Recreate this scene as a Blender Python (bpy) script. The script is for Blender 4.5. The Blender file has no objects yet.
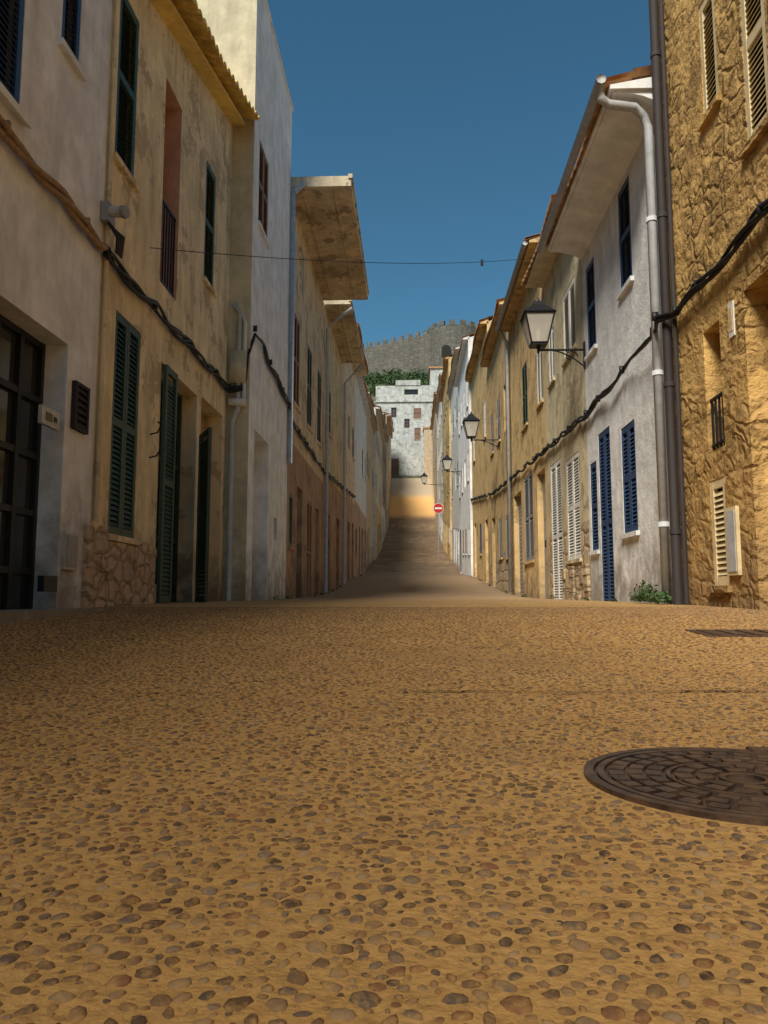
import bpy, math, random
import numpy as np
from mathutils import Vector
random.seed(7); rng=np.random.default_rng(7)
COL=bpy.context.scene.collection
sc=bpy.context.scene
sc.view_settings.view_transform='Standard'
try: sc.view_settings.look='None'
except Exception: pass
sc.view_settings.exposure=0

# ------------------------------------------------------------ terrain profile
PY=[-3000,2,3,4,5,6.5,8,12,17,20,24,31,42,50,60,70,82,89,95,97.5,110,130,150,165,180,260,500,3000]
PZ=[0,0,.05,.10,.15,.19,.21,.23,.25,.32,.48,1.0,1.6,2.5,3.8,5.3,7.7,10.9,14.9,15.4,26,37.3,43.5,47.5,51.5,54,40,0]
def gz(y):
    w=.7 if y<90 else 1.5
    ks=np.linspace(-w,w,7)
    return float(np.mean(np.interp(y+ks,PY,PZ)))

# ------------------------------------------------------------ materials
def newmat(name):
    m=bpy.data.materials.new(name); m.use_nodes=True
    nt=m.node_tree; b=nt.nodes['Principled BSDF']
    return m,nt,b
def N(nt,t,**k):
    n=nt.nodes.new(t)
    for a,v in k.items(): setattr(n,a,v)
    return n
def ramp(nt,src,p0,p1,c0=(0,0,0,1),c1=(1,1,1,1)):
    if p0>p1: p0,p1,c0,c1=p1,p0,c1,c0
    r=N(nt,'ShaderNodeValToRGB'); r.color_ramp.elements[0].position=p0; r.color_ramp.elements[1].position=p1
    r.color_ramp.elements[0].color=c0; r.color_ramp.elements[1].color=c1
    nt.links.new(src,r.inputs[0]); return r.outputs[0]
def mix(nt,fac,a,b,mode='MIX'):
    m=N(nt,'ShaderNodeMixRGB',blend_type=mode)
    for i,x in enumerate((fac,a,b)):
        if isinstance(x,(int,float)): m.inputs[i].default_value=x
        elif isinstance(x,tuple): m.inputs[i].default_value=x if len(x)==4 else (*x,1)
        else: nt.links.new(x,m.inputs[i])
    return m.outputs[0]
def math_(nt,op,a,b=None):
    m=N(nt,'ShaderNodeMath',operation=op)
    for i,x in enumerate((a,b)):
        if x is None: continue
        if isinstance(x,(int,float)): m.inputs[i].default_value=x
        else: nt.links.new(x,m.inputs[i])
    return m.outputs[0]
def coords(nt,scale=(1,1,1)):
    tc=N(nt,'ShaderNodeTexCoord'); mp=N(nt,'ShaderNodeMapping'); mp.inputs['Scale'].default_value=scale
    nt.links.new(tc.outputs['Object'],mp.inputs[0]); return mp.outputs[0]
def noise(nt,vec,scale,detail=4,rough=.55):
    n=N(nt,'ShaderNodeTexNoise'); n.inputs['Scale'].default_value=scale; n.inputs['Detail'].default_value=min(detail,4)
    n.inputs['Roughness'].default_value=rough; nt.links.new(vec,n.inputs[0]); return n.outputs[0]
def bump(nt,h,strength,dist,prev=None):
    b=N(nt,'ShaderNodeBump'); b.inputs['Strength'].default_value=abs(strength); b.inputs['Distance'].default_value=dist
    if strength<0: b.invert=True
    nt.links.new(h,b.inputs['Height'])
    if prev is not None: nt.links.new(prev,b.inputs['Normal'])
    return b.outputs[0]
def sc3(c,k): return tuple(min(1,x*k) for x in c)

def stucco(name,col,stain=.35,patch=None,patchamt=.5,rough=.3,zb=.2,dirt=(.16,.12,.08),rubble=0):
    m,nt,b=newmat(name); v=coords(nt)
    mid=noise(nt,v,3.2,6,.65); fine=noise(nt,v,45,3,.7)
    streak=noise(nt,coords(nt,(2.6,2.6,.55)),1.6,5,.65)
    c=mix(nt,ramp(nt,mid,.35,.7),sc3(col,.78),sc3(col,1.06))
    if patch:
        big=noise(nt,v,.55,5,.6)
        c=mix(nt,ramp(nt,big,.52-.1*patchamt,.60),c,patch)
        n17=noise(nt,v,1.7,7,.72)
        c=mix(nt,ramp(nt,n17,.55,.59),c,sc3(patch,.66))
        c=mix(nt,math_(nt,'MULTIPLY',ramp(nt,n17,.40,.37),.5),c,sc3(col,1.15))
    st=ramp(nt,streak,.45,.70); st=math_(nt,'MULTIPLY',st,stain)
    c=mix(nt,st,c,sc3(col,.42))
    nrm=None
    if rubble:
        nn=N(nt,'ShaderNodeTexNoise'); nn.inputs['Scale'].default_value=3; nt.links.new(v,nn.inputs[0])
        vv=mix(nt,.45,coords(nt,(1,1,1.6)),nn.outputs[1],'ADD')
        e=N(nt,'ShaderNodeTexVoronoi',feature='DISTANCE_TO_EDGE'); e.inputs['Scale'].default_value=3.4; nt.links.new(vv,e.inputs[0])
        f1=N(nt,'ShaderNodeTexVoronoi'); f1.inputs['Scale'].default_value=3.4; nt.links.new(vv,f1.inputs[0])
        sp1=N(nt,'ShaderNodeSeparateColor'); nt.links.new(f1.outputs['Color'],sp1.inputs[0])
        msk=ramp(nt,noise(nt,v,1.1,5,.7),.43,.56)
        c=mix(nt,math_(nt,'MULTIPLY',math_(nt,'MULTIPLY',sp1.outputs[0],msk),.6*rubble),c,sc3(col,.5))
        eg=math_(nt,'MULTIPLY',ramp(nt,e.outputs[0],.09,.0),msk)
        c=mix(nt,math_(nt,'MULTIPLY',eg,.6*rubble),c,sc3(col,.33))
        nrm=bump(nt,math_(nt,'MULTIPLY',ramp(nt,e.outputs[0],.0,.16),msk),.8*rubble,.03)
        lump=noise(nt,v,8,5,.75); nrm=bump(nt,lump,.8,.04,nrm)
        c=mix(nt,math_(nt,'MULTIPLY',ramp(nt,lump,.5,.62),.4),c,sc3(col,.55))
    sp=N(nt,'ShaderNodeSeparateXYZ'); tc=N(nt,'ShaderNodeTexCoord'); nt.links.new(tc.outputs['Object'],sp.inputs[0])
    hz=math_(nt,'SUBTRACT',sp.outputs[2],zb); hz=math_(nt,'ADD',hz,math_(nt,'MULTIPLY',math_(nt,'SUBTRACT',mid,.5),2.0))
    dr=ramp(nt,hz,.0,.85,(1,1,1,1),(0,0,0,1)); dr=math_(nt,'MULTIPLY',dr,.5+stain*.4)
    c=mix(nt,dr,c,dirt)
    c=mix(nt,math_(nt,'MULTIPLY',ramp(nt,fine,.6,.8),.3),c,sc3(col,.5))
    nt.links.new(c,b.inputs['Base Color']); b.inputs['Roughness'].default_value=.95
    b.inputs['Specular IOR Level'].default_value=.2
    n1=bump(nt,mid,rough,.05,nrm); n2=bump(nt,fine,min(1,rough*1.3),.008,n1); nt.links.new(n2,b.inputs['Normal'])
    return m
def stone(name,c1,c2,mortar,scale=(2.2,2.2,3.6),bs=.7,rnd=.9):
    m,nt,b=newmat(name); v0=coords(nt,scale)
    nn=N(nt,'ShaderNodeTexNoise'); nn.inputs['Scale'].default_value=2.5; nt.links.new(v0,nn.inputs[0])
    v=mix(nt,.3,v0,nn.outputs[1],'ADD')
    e=N(nt,'ShaderNodeTexVoronoi',feature='DISTANCE_TO_EDGE'); e.inputs['Randomness'].default_value=rnd; nt.links.new(v,e.inputs[0])
    f1=N(nt,'ShaderNodeTexVoronoi'); f1.inputs['Randomness'].default_value=rnd; nt.links.new(v,f1.inputs[0])
    e.inputs['Scale'].default_value=1.6; f1.inputs['Scale'].default_value=1.6
    sepc=N(nt,'ShaderNodeSeparateColor'); nt.links.new(f1.outputs['Color'],sepc.inputs[0])
    c=mix(nt,sepc.outputs[0],c1,c2)
    c=mix(nt,math_(nt,'MULTIPLY',noise(nt,coords(nt),9,6,.7),.8),c,sc3(c1,.6))
    edge=ramp(nt,e.outputs[0],.01,.10)
    c=mix(nt,edge,mortar,c)
    nt.links.new(c,b.inputs['Base Color']); b.inputs['Roughness'].default_value=.95
    n1=bump(nt,ramp(nt,e.outputs[0],.0,.18),bs,.04); n2=bump(nt,noise(nt,coords(nt),22,6,.7),.8,.02,n1); nt.links.new(n2,b.inputs['Normal'])
    return m
def plain(name,col,rough=.6,metal=0,var=.25,scale=8,bs=.15):
    m,nt,b=newmat(name); v=coords(nt); n=noise(nt,v,scale,4,.65)
    c=mix(nt,ramp(nt,n,.3,.75),sc3(col,1-var),sc3(col,1+var*.5)); nt.links.new(c,b.inputs['Base Color'])
    b.inputs['Roughness'].default_value=rough; b.inputs['Metallic'].default_value=metal
    nt.links.new(bump(nt,noise(nt,v,scale*5,3,.6),bs,.01),b.inputs['Normal']); return m

MT={}
MT['whiteA']=stucco('white_stucco',(.80,.82,.88),.42)
MT['creamB']=stucco('aged_cream_stucco',(.84,.71,.47),.6,patch=(.74,.60,.40),patchamt=.6,rough=.5)
MT['whiteC']=stucco('white_render',(.86,.88,.90),.3,rough=.15)
MT['creamC']=stucco('cream_side_render',(.68,.61,.44),.4)
MT['beigeD']=stucco('beige_render',(.76,.64,.46),.55,patch=(.64,.53,.38))
MT['pinkD']=stucco('worn_pink_render',(.52,.35,.24),.65,patch=(.43,.31,.22),rough=.6)
MT['ochreR1']=stucco('rough_ochre_render',(.76,.48,.17),.6,patch=(.60,.37,.14),patchamt=.6,rough=1.0,dirt=(.25,.16,.08),rubble=1)
MT['whiteR2']=stucco('whitewash',(.88,.88,.87),.35,rough=.5)
MT['whitesof']=stucco('white_eave_plaster',(.9,.9,.89),.12,rough=.2,zb=-5)
MT['beigeR3']=stucco('sand_render',(.72,.62,.40),.55,patch=(.62,.52,.34),rough=.5)
MT['ochreR4']=stucco('yellow_render',(.76,.54,.26),.55,patch=(.64,.45,.22),rough=.4)
MT['ochre2']=stucco('ochre_render',(.70,.5,.24),.5,patch=(.56,.4,.2))
MT['greyw']=stucco('old_white_render',(.70,.69,.65),.5,zb=2)
MT['tan']=stucco('tan_render',(.6,.48,.33),.5,zb=2)
MT['whiteE']=stucco('weathered_white_render',(.58,.60,.58),.6,zb=15,patch=(.46,.48,.46),patchamt=.3)
MT['pinkL']=stucco('pink_plaster',(.6,.36,.28),.3)
MT['yellowsof']=stucco('yellow_eave_plaster',(.88,.64,.2),.4,rough=.8)
MT['stoneB']=stone('rubble_stone',(.68,.5,.36),(.48,.37,.29),(.34,.25,.17),(2.6,2.6,4.0),.7)
MT['stoneR']=stone('ashlar_stone',(.64,.49,.30),(.48,.37,.23),(.30,.22,.14),(1.3,1.3,2.1),.7,.35)
MT['castle']=stone('castle_stone',(.2,.185,.155),(.13,.125,.11),(.09,.08,.07),(.5,.5,.8),.5,.7)
MT['green']=plain('green_shutter_paint',(.03,.075,.055),.55)
MT['blue']=plain('blue_shutter_paint',(.025,.06,.15),.5)
MT['brown']=plain('brown_wood',(.22,.12,.07),.6)
MT['white']=plain('white_paint',(.76,.75,.7),.5,var=.12)
MT['cream']=plain('cream_shutter_paint',(.76,.62,.36),.6)
MT['grey']=plain('grey_metal_paint',(.3,.3,.31),.5)
MT['ltgrey']=plain('zinc_pipe',(.50,.51,.52),.6,var=.25)
MT['dkpipe']=plain('brown_pipe',(.022,.014,.013),.75)
MT['iron']=plain('black_iron',(.015,.015,.017),.5,.3)
MT['dark']=plain('dark_interior',(.02,.018,.016),.9)
MT['tile']=plain('terracotta_tile',(.52,.28,.13),.9,var=.5,scale=5,bs=.5)
MT['tiley']=plain('ochre_roof_tile',(.82,.57,.17),.9,var=.5,scale=6,bs=.5)
MT['concrete']=stucco('weathered_concrete',(.74,.62,.44),.6,patch=(.48,.39,.28),patchamt=.8,rough=.7)
MT['tand']=plain('tan_door_wood',(.34,.24,.14),.7)
MT['leaf']=plain('leaf_green',(.06,.11,.03),.7,var=.55,scale=3)
MT['red']=plain('sign_red',(.5,.02,.02),.4)
MT['rope']=plain('mortar_band',(.36,.24,.15),.95,var=.4,scale=20,bs=.6)
m,nt,b=newmat('window_glass'); b.inputs['Base Color'].default_value=(.03,.035,.04,1); b.inputs['Roughness'].default_value=.08
MT['glass']=m
m,nt,b=newmat('lantern_glass'); b.inputs['Base Color'].default_value=(.75,.7,.6,1); b.inputs['Roughness'].default_value=.25; b.inputs['Alpha'].default_value=.55
MT['lglass']=m

# ------------------------------------------------------------ mesh builder
class MB:
    def __init__(s): s.v=[];s.f=[];s.mi=[];s.mats=[]
    def mid(s,k):
        if k not in s.mats: s.mats.append(k)
        return s.mats.index(k)
    def poly(s,pts,mat):
        n=len(s.v); s.v+= [tuple(p) for p in pts]; s.f.append(tuple(range(n,n+len(pts)))); s.mi.append(s.mid(mat))
    def hexa(s,P,mat):
        n=len(s.v); s.v+=[tuple(p) for p in P]; k=s.mid(mat)
        for q in ((0,3,2,1),(4,5,6,7),(0,1,5,4),(1,2,6,5),(2,3,7,6),(3,0,4,7)):
            s.f.append(tuple(n+i for i in q)); s.mi.append(k)
    def box(s,x0,x1,y0,y1,z0,z1,mat):
        s.hexa([(x0,y0,z0),(x1,y0,z0),(x1,y1,z0),(x0,y1,z0),(x0,y0,z1),(x1,y0,z1),(x1,y1,z1),(x0,y1,z1)],mat)
    def pbox(s,O,u,n,a0,a1,b0,b1,c0,c1,mat,tilt=0):
        O=Vector(O);u=Vector(u);n=Vector(n);z=Vector((0,0,1))
        def P(a,b,c): return O+u*a+z*b+n*c
        s.hexa([P(a0,b0,c0+tilt),P(a1,b0,c0+tilt),P(a1,b0,c1+tilt),P(a0,b0,c1+tilt),P(a0,b1,c0),P(a1,b1,c0),P(a1,b1,c1),P(a0,b1,c1)],mat)
    def tube(s,pts,r,mat,seg=8):
        pts=[Vector(p) for p in pts]; base=len(s.v); k=s.mid(mat)
        rr=r if isinstance(r,(list,tuple)) else [r]*len(pts)
        for i,p in enumerate(pts):
            t=(pts[min(i+1,len(pts)-1)]-pts[max(i-1,0)]).normalized()
            a=t.cross(Vector((0,0,1))); 
            if a.length<.2: a=t.cross(Vector((0,1,0)))
            a.normalize(); bb=t.cross(a)
            for j in range(seg):
                th=2*math.pi*j/seg; s.v.append(tuple(p+(a*math.cos(th)+bb*math.sin(th))*rr[i]))
        for i in range(len(pts)-1):
            for j in range(seg):
                s.f.append((base+i*seg+j,base+i*seg+(j+1)%seg,base+(i+1)*seg+(j+1)%seg,base+(i+1)*seg+j)); s.mi.append(k)
        s.f.append(tuple(base+j for j in range(seg))); s.mi.append(k)
        s.f.append(tuple(base+(len(pts)-1)*seg+j for j in range(seg))); s.mi.append(k)
    def obj(s,name,parent=None,smooth=False):
        me=bpy.data.meshes.new(name); me.from_pydata(s.v,[],s.f)
        for k in s.mats: me.materials.append(MT[k])
        me.polygons.foreach_set('material_index',s.mi)
        if smooth: me.polygons.foreach_set('use_smooth',[True]*len(s.f))
        me.update(); o=bpy.data.objects.new(name,me); COL.objects.link(o)
        if parent is not None:
            o.parent=parent; o.location=-parent.location
        return o
def empty(name,loc):
    o=bpy.data.objects.new(name,None); o.location=loc; o.empty_display_size=.5; COL.objects.link(o); return o

# ------------------------------------------------------------ facade parts
def shutter(m,O,u,n,w,h,mat,leaves=2,slat=.05):
    lw=w/leaves
    for L in range(leaves):
        a=L*lw+.004; e=(L+1)*lw-.004; st=min(.06,lw*.16)
        m.pbox(O,u,n,a,a+st,0,h,0,.04,mat); m.pbox(O,u,n,e-st,e,0,h,0,.04,mat)
        rails=[0,h-.08]+([h*.5-.03] if h>1.3 else [])
        for r in rails: m.pbox(O,u,n,a+st,e-st,r,r+.08,.002,.038,mat)
        z=.09
        while z<h-.09-slat:
            if not any(r-slat*.8<z<r+.08 for r in rails[2:]):
                m.pbox(O,u,n,a+st,e-st,z,z+slat*.85,.004,.012,mat,tilt=.024)
            z+=slat
def glazing(m,O,u,n,w,h,fr='white',nx=2,nz=3):
    m.pbox(O,u,n,0,w,0,h,0,.01,'glass')
    t=.05
    for i in range(nx+1):
        a=i*(w-t)/nx; m.pbox(O,u,n,a,a+t,0,h,.012,.05,fr)
    for i in range(nz+1):
        b_=i*(h-t)/nz
        for j in range(nx): 
            a=j*(w-t)/nx+t; m.pbox(O,u,n,a,a+(w-t)/nx-t,b_,b_+t,.014,.046,fr)
def door(m,O,u,n,w,h,mat):
    m.pbox(O,u,n,0,w,0,h,0,.02,mat)
    for i in range(2):
        a=i*w/2+.03; e=(i+1)*w/2-.03
        for (b0,b1) in ((.1,h*.3),(h*.34,h*.62),(h*.66,h-.1)):
            m.pbox(O,u,n,a+.05,e-.05,b0,b1,.022,.035,mat)
    m.pbox(O,u,n,w/2-.015,w/2+.015,0,h,.022,.05,mat)
    m.pbox(O,u,n,w/2+.04,w/2+.07,h*.45,h*.5,.04,.08,'iron')
def facade(mw,md,O,u,n,a0,a1,zb,zt,mat,ops,band=None):
    """ops: (a0,a1,z0,z1,kind,mat,depth)"""
    ztf=zt if callable(zt) else (lambda y:zt)
    zmax=min(ztf(a0),ztf(a1))
    O=Vector(O);u=Vector(u);n=Vector(n)
    def P(a,z,c=0): return O+u*a+Vector((0,0,z))+n*c
    A=sorted({a0,a1,*[x for o in ops for x in o[:2] if a0<x<a1]})
    Z=sorted({zb,zmax-.001,*( [band[0]] if band else []),*[x for o in ops for x in o[2:4] if zb<x<zmax-.01]})
    for i in range(len(A)-1):
        for j in range(len(Z)-1):
            ca=(A[i]+A[i+1])/2; cz=(Z[j]+Z[j+1])/2
            if any(o[0]<ca<o[1] and o[2]<cz<o[3] for o in ops): continue
            mm=band[1] if band and cz<band[0] else mat
            mw.poly([P(A[i],Z[j]),P(A[i+1],Z[j]),P(A[i+1],Z[j+1]),P(A[i],Z[j+1])],mm)
        mw.poly([P(A[i],Z[-1]),P(A[i+1],Z[-1]),P(A[i+1],ztf(A[i+1])),P(A[i],ztf(A[i]))],mat)
    for o in ops:
        x0,x1,z0,z1,kind,km,d=o
        mm=band[1] if band and (z0+z1)/2<band[0] else mat
        rm='pinkL' if kind=='loggia' else mm
        for q in ([P(x0,z0),P(x0,z1),P(x0,z1,-d),P(x0,z0,-d)],[P(x1,z0),P(x1,z1),P(x1,z1,-d),P(x1,z0,-d)],
                  [P(x0,z1),P(x1,z1),P(x1,z1,-d),P(x0,z1,-d)],[P(x0,z0),P(x1,z0),P(x1,z0,-d),P(x0,z0,-d)]): mw.poly(q,rm)
        back={'recess':km,'loggia':'pinkL'}.get(kind,'dark')
        mw.poly([P(x0,z0,-d),P(x1,z0,-d),P(x1,z1,-d),P(x0,z1,-d)],back)
        w=x1-x0;h=z1-z0
        if kind=='shutter':
            shutter(md,P(x0,z0,-.045),u,n,w,h,km,2 if w>.55 else 1, .05 if O[1]+x0<25 else .09)
            if z0>zb+.5 and z0>.3: mw.pbox(P(0,0),u,n,x0-.06,x1+.06,z0-.06,z0-.003,-.02,.045,mm)
        elif kind=='glass': glazing(md,P(x0,z0,-d+.004),u,n,w,h,km,2,3)
        elif kind=='shopdoor': glazing(md,P(x0,z0,-d+.004),u,n,w,h,km,max(2,int(w/.32)),5)
        elif kind=='door': door(md,P(x0,z0,-d+.004),u,n,w,h,km)
        elif kind=='garage':
            k=int(h/.1)
            for i in range(k): md.pbox(P(x0,z0,-d+.004),u,n,0,w,i*h/k,(i+.82)*h/k,0,.02,km)
        elif kind in('grille','loggia'):
            if kind=='grille': glazing(md,P(x0,z0,-d+.004),u,n,w,h,'brown',2,2)
            hh=min(1.0,h*.42)
            k=max(4,int(w/.1))
            for i in range(k+1):
                a=.02+(w-.04)*i/k; md.pbox(P(x0,z0,-.05),u,n,a-.008,a+.008,0,hh,0,.016,'iron')
            md.pbox(P(x0,z0,-.05),u,n,0,w,hh,hh+.025,-.004,.02,'iron'); md.pbox(P(x0,z0,-.05),u,n,0,w,.05,.075,-.004,.02,'iron')

def tiles(m,side,Xtip,Y0,Y1,ztip,run,slope,mat,sof,wallX,amp=.05,sofin=.06):
    zf=ztip if callable(ztip) else (lambda y:ztip)
    ys=np.arange(Y0,Y1+.001,.0275 if Y0<30 else .055)
    courses=[0,.32,.64,run*.6,run] if Y0<30 else [0,run]
    per=.22
    prev=None
    for y in ys:
        h=amp*abs(math.sin(math.pi*y/per)); b=int(y/per); jit=.03*math.sin(b*12.9); h+=.012*math.sin(b*7.3)
        col=[]
        for k,c in enumerate(courses):
            cc=c+(jit if k==0 else 0)
            col.append((Xtip+side*cc,y,zf(y)+c*slope+h+.03)) 
            if 0<k<len(courses)-1: col.append((Xtip+side*(cc-.01),y,zf(y)+c*slope+h+.055))
        low=(Xtip+side*jit,y,zf(y)+max(0,h-.022))
        inn=(Xtip+side*(.3+jit),y,zf(y)+max(0,h-.022)+.3*slope)
        if prev:
            for i in range(len(col)-1): m.poly([prev[0][i],col[i],col[i+1],prev[0][i+1]],mat)
            m.poly([prev[0][0],col[0],low,prev[1]],mat)
            m.poly([prev[1],low,inn,prev[2]],mat)
        prev=(col,low,inn)
    r=Xtip+side*run
    m.poly([(r,Y0,zf(Y0)+run*slope+.05),(r,Y1,zf(Y1)+run*slope+.05),(r+side*run,Y1,zf(Y1)+.1),(r+side*run,Y0,zf(Y0)+.1)],mat)
    x0=Xtip+side*sofin
    m.hexa([(x0,Y0,zf(Y0)-.05),(x0,Y1,zf(Y1)-.05),(wallX+side*.05,Y1,zf(Y1)-.05),(wallX+side*.05,Y0,zf(Y0)-.05),
            (x0,Y0,zf(Y0)-.003),(x0,Y1,zf(Y1)-.003),(wallX+side*.05,Y1,zf(Y1)+.1),(wallX+side*.05,Y0,zf(Y0)+.1)],sof)

def building(name,side,X,Y0,Y1,zt,mat,ops,roof=('tile',.4,'tile'),band=None,depth=8,sidemat=None,zb=None):
    zb=(gz(Y0)-1.0) if zb is None else zb
    Y0+=.003;Y1-=.003
    root=empty(name,(side*(abs(X)+depth/2),(Y0+Y1)/2,gz((Y0+Y1)/2)))
    mw=MB();md=MB()
    x=side*abs(X); n=(-side,0,0)
    ztf=zt if callable(zt) else (lambda y:zt)
    facade(mw,md,(x,0,0),(0,1,0),n,Y0,Y1,zb,zt,mat,ops,band)
    xb=x+side*depth; sm=sidemat or mat
    peak=.3*depth/2 if roof[0]=='tile' else 0
    for yy in (Y0,Y1):
        z=ztf(yy)
        mw.poly([(x,yy,zb),(xb,yy,zb),(xb,yy,z),(x+side*depth/2,yy,z+peak),(x,yy,z)],sm)
    mw.poly([(xb,Y0,zb),(xb,Y1,zb),(xb,Y1,ztf(Y1)),(xb,Y0,ztf(Y0))],sm)
    mr=MB()
    if roof[0]=='tile':
        oh=roof[1]; rm=roof[2]; sof=roof[3] if len(roof)>3 else mat
        kw=roof[4] if len(roof)>4 else {}
        tiles(mr,side,x-side*oh,Y0,Y1,(lambda y:ztf(y)-.02),depth/2+oh,.3*depth/2/(depth/2+oh),rm,sof,x,**kw)
    elif roof[0]=='flat':
        mr.poly([(x,Y0,ztf(Y0)-.25),(xb,Y0,ztf(Y0)-.25),(xb,Y1,ztf(Y1)-.25),(x,Y1,ztf(Y1)-.25)],'concrete')
        xa,xc=sorted((x-side*.03,x+side*.22))
        mr.box(xa,xc,Y0,Y1,ztf(Y0)+.002,ztf(Y0)+.06,mat)
    elif roof[0]=='slab':
        xa,xc=sorted((x-side*roof[1],xb)); th=roof[2]
        ya=Y0+.01;yb=Y1-.4 if Y1-Y0>6 else Y1-.01
        mr.box(xa,xc,ya,yb,ztf(Y0)+.002,ztf(Y0)+th,'concrete')
        xe=x-side*roof[1]
        lip=sorted((xe-side*.03,xe+side*.06)); mr.box(lip[0],lip[1],ya-.03,yb+.02,ztf(Y0)+th-.06,ztf(Y0)+th+.03,'concrete')
        for (p,q,s_) in ((x-side*.25,x-side*.31,0),(xe+side*.32,xe+side*.38,0)):
            xr=sorted((p,q)); mr.box(xr[0],xr[1],ya+.1,yb-.1,ztf(Y0)-.03,ztf(Y0),'concrete')
    mw.obj('walls',root)
    if md.v: md.obj('windows_and_doors',root)
    if mr.v: mr.obj('roof',root)
    return root
def addmesh(root,name,fn,smooth=False):
    m=MB(); fn(m); return m.obj(name,root,smooth)

def auto_ops(Y0,Y1,X,zt,seed,mats=('green','brown','blue','white'),first=2.6):
    r=random.Random(seed); ops=[]
    g=gz((Y0+Y1)/2); nst=max(1,int((zt-g-.6)/3.0)); sh=(zt-g-.3)/nst
    k=max(1,int((Y1-Y0)/1.9)); sm=r.choice(mats)
    for i in range(k):
        c=Y0+(i+.5)*(Y1-Y0)/k+r.uniform(-.15,.15)
        gg=gz(c)
        if r.random()<.55: ops.append((c-.5,c+.5,gg+.02,gg+2.3,r.choice(('door','door','shutter','garage')),r.choice(('brown','dark','green','grey','tand')),.2))
        else: ops.append((c-.4,c+.4,gg+1.0,gg+2.2,'shutter',r.choice(mats),.1))
        for s in range(1,nst):
            if r.random()<.85: 
                z=g+s*sh+.75; ops.append((c-.4,c+.4,z,z+1.35,'shutter' if r.random()<.8 else 'glass',sm,.12))
    return ops

# ------------------------------------------------------------ LEFT SIDE
A=building('white_townhouse',-1,2.8,-9,6.58,9.5,'whiteA',[
  (2.2,6.0,.0,2.33,'shopdoor','iron',.24),(4.2,5.07,3.72,5.5,'shutter','blue',.12),(5.63,5.96,4.71,5.9,'shutter','blue',.12),
  (1.0,2.0,3.72,5.5,'shutter','blue',.12)],('flat',),zb=-.5)
def f(m):
    O=(-2.8,0,0);u=(0,1,0);n=(1,0,0)
    m.pbox(O,u,n,5.56,5.85,1.58,1.72,0,.03,'ltgrey'); m.pbox(O,u,n,5.62,5.72,1.62,1.68,.032,.036,'glass'); m.pbox(O,u,n,5.75,5.8,1.63,1.67,.032,.036,'iron')
    m.pbox(O,u,n,6.06,6.3,.5,.81,0,.025,'ltgrey'); m.pbox(O,u,n,6.085,6.275,.525,.785,.027,.032,'grey')
    m.pbox(O,u,n,5.68,5.9,.32,.44,0,.05,'iron')
    for i in range(6): m.pbox(O,u,n,6.14,6.33,1.69+i*.058,1.69+i*.058+.04,.012,.02,'dkpipe',tilt=.02)
    m.pbox(O,u,n,6.10,6.135,1.66,2.06,0,.04,'dkpipe'); m.pbox(O,u,n,6.335,6.37,1.66,2.06,0,.04,'dkpipe')
    m.pbox(O,u,n,6.135,6.335,2.03,2.06,0,.04,'dkpipe'); m.pbox(O,u,n,6.135,6.335,1.66,1.685,0,.04,'dkpipe'); m.pbox(O,u,n,6.135,6.335,1.685,2.03,0,.008,'dark')
    m.pbox(O,u,n,4.15,5.12,3.64,3.7,.047,.07,'whiteA')
addmesh(A,'wall_fittings',f)
ztB=lambda y: 6.5+(y-6.58)*(7.75-6.5)/4.76
B=building('cream_townhouse',-1,2.8,6.58,11.34,ztB,'creamB',[
  (6.77,7.28,4.44,6.2,'shutter','green',.1),(8.15,8.76,3.79,6.23,'loggia','pinkL',.45),(9.89,10.4,4.57,6.28,'shutter','green',.1),
  (6.96,7.64,.86,3.0,'shutter','green',.1),(8.31,9.75,.0,2.9,'glass','green',.25),(9.95,11.1,.0,2.95,'door','tand',.35)],
  ('tile',.40,'tiley','yellowsof',dict(amp=.075,sofin=.2)))
O_=(-2.8,0,0)
def f(m):
    y=6.45
    while y<8.22:
        w=random.uniform(.08,.2); e=min(y+w,8.24); t=.95+random.uniform(-.07,.05)
        if y>7.75: t=.78+random.uniform(-.06,.06)
        if 6.9<y<7.68: t=min(t,.79)
        z=-.3
        while z<t-.02:
            h=random.uniform(.09,.2); z1=z+h if z+h<t-.06 else t
            m.pbox(O_,(0,1,0),(1,0,0),y,e,z,z1,0,.035+random.uniform(-.012,.012),'stoneB'); z=z1
        y=e
addmesh(B,'stone_plinth',f)
def f(m):
    shutter(m,(-2.78,8.31,.22),(0,1,0),(1,0,0),.42,2.66,'green',1)
    a=math.radians(28)
    shutter(m,(-2.76,9.74,.22),(math.sin(a)*1.0,-math.cos(a),0),(math.cos(a),math.sin(a),0),.55,2.15,'green',1)
addmesh(B,'open_shutters',f)
def f(m):
    m.tube([(-2.77,6.62,z) for z in (.95,2,4,6.4)],.022,'creamB')
    m.tube([(-2.78,7.95,2.0),(-2.7,7.95,2.02),(-2.66,7.95,2.1),(-2.7,7.95,2.14)],.009,'iron')
    m.tube([(-2.78,7.95,1.75),(-2.7,7.95,1.77),(-2.66,7.95,1.84)],.009,'iron')
addmesh(B,'conduits',f)
C=building('tall_white_house',-1,2.46,11.34,14.96,10.35,'whiteC',[
  (11.75,12.55,6.3,7.75,'shutter','brown',.1),(11.77,13.0,.0,2.9,'recess','whiteC',.4),(13.6,13.95,1.3,1.7,'recess','brown',.06)],
  ('flat',),sidemat='creamC')
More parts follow.
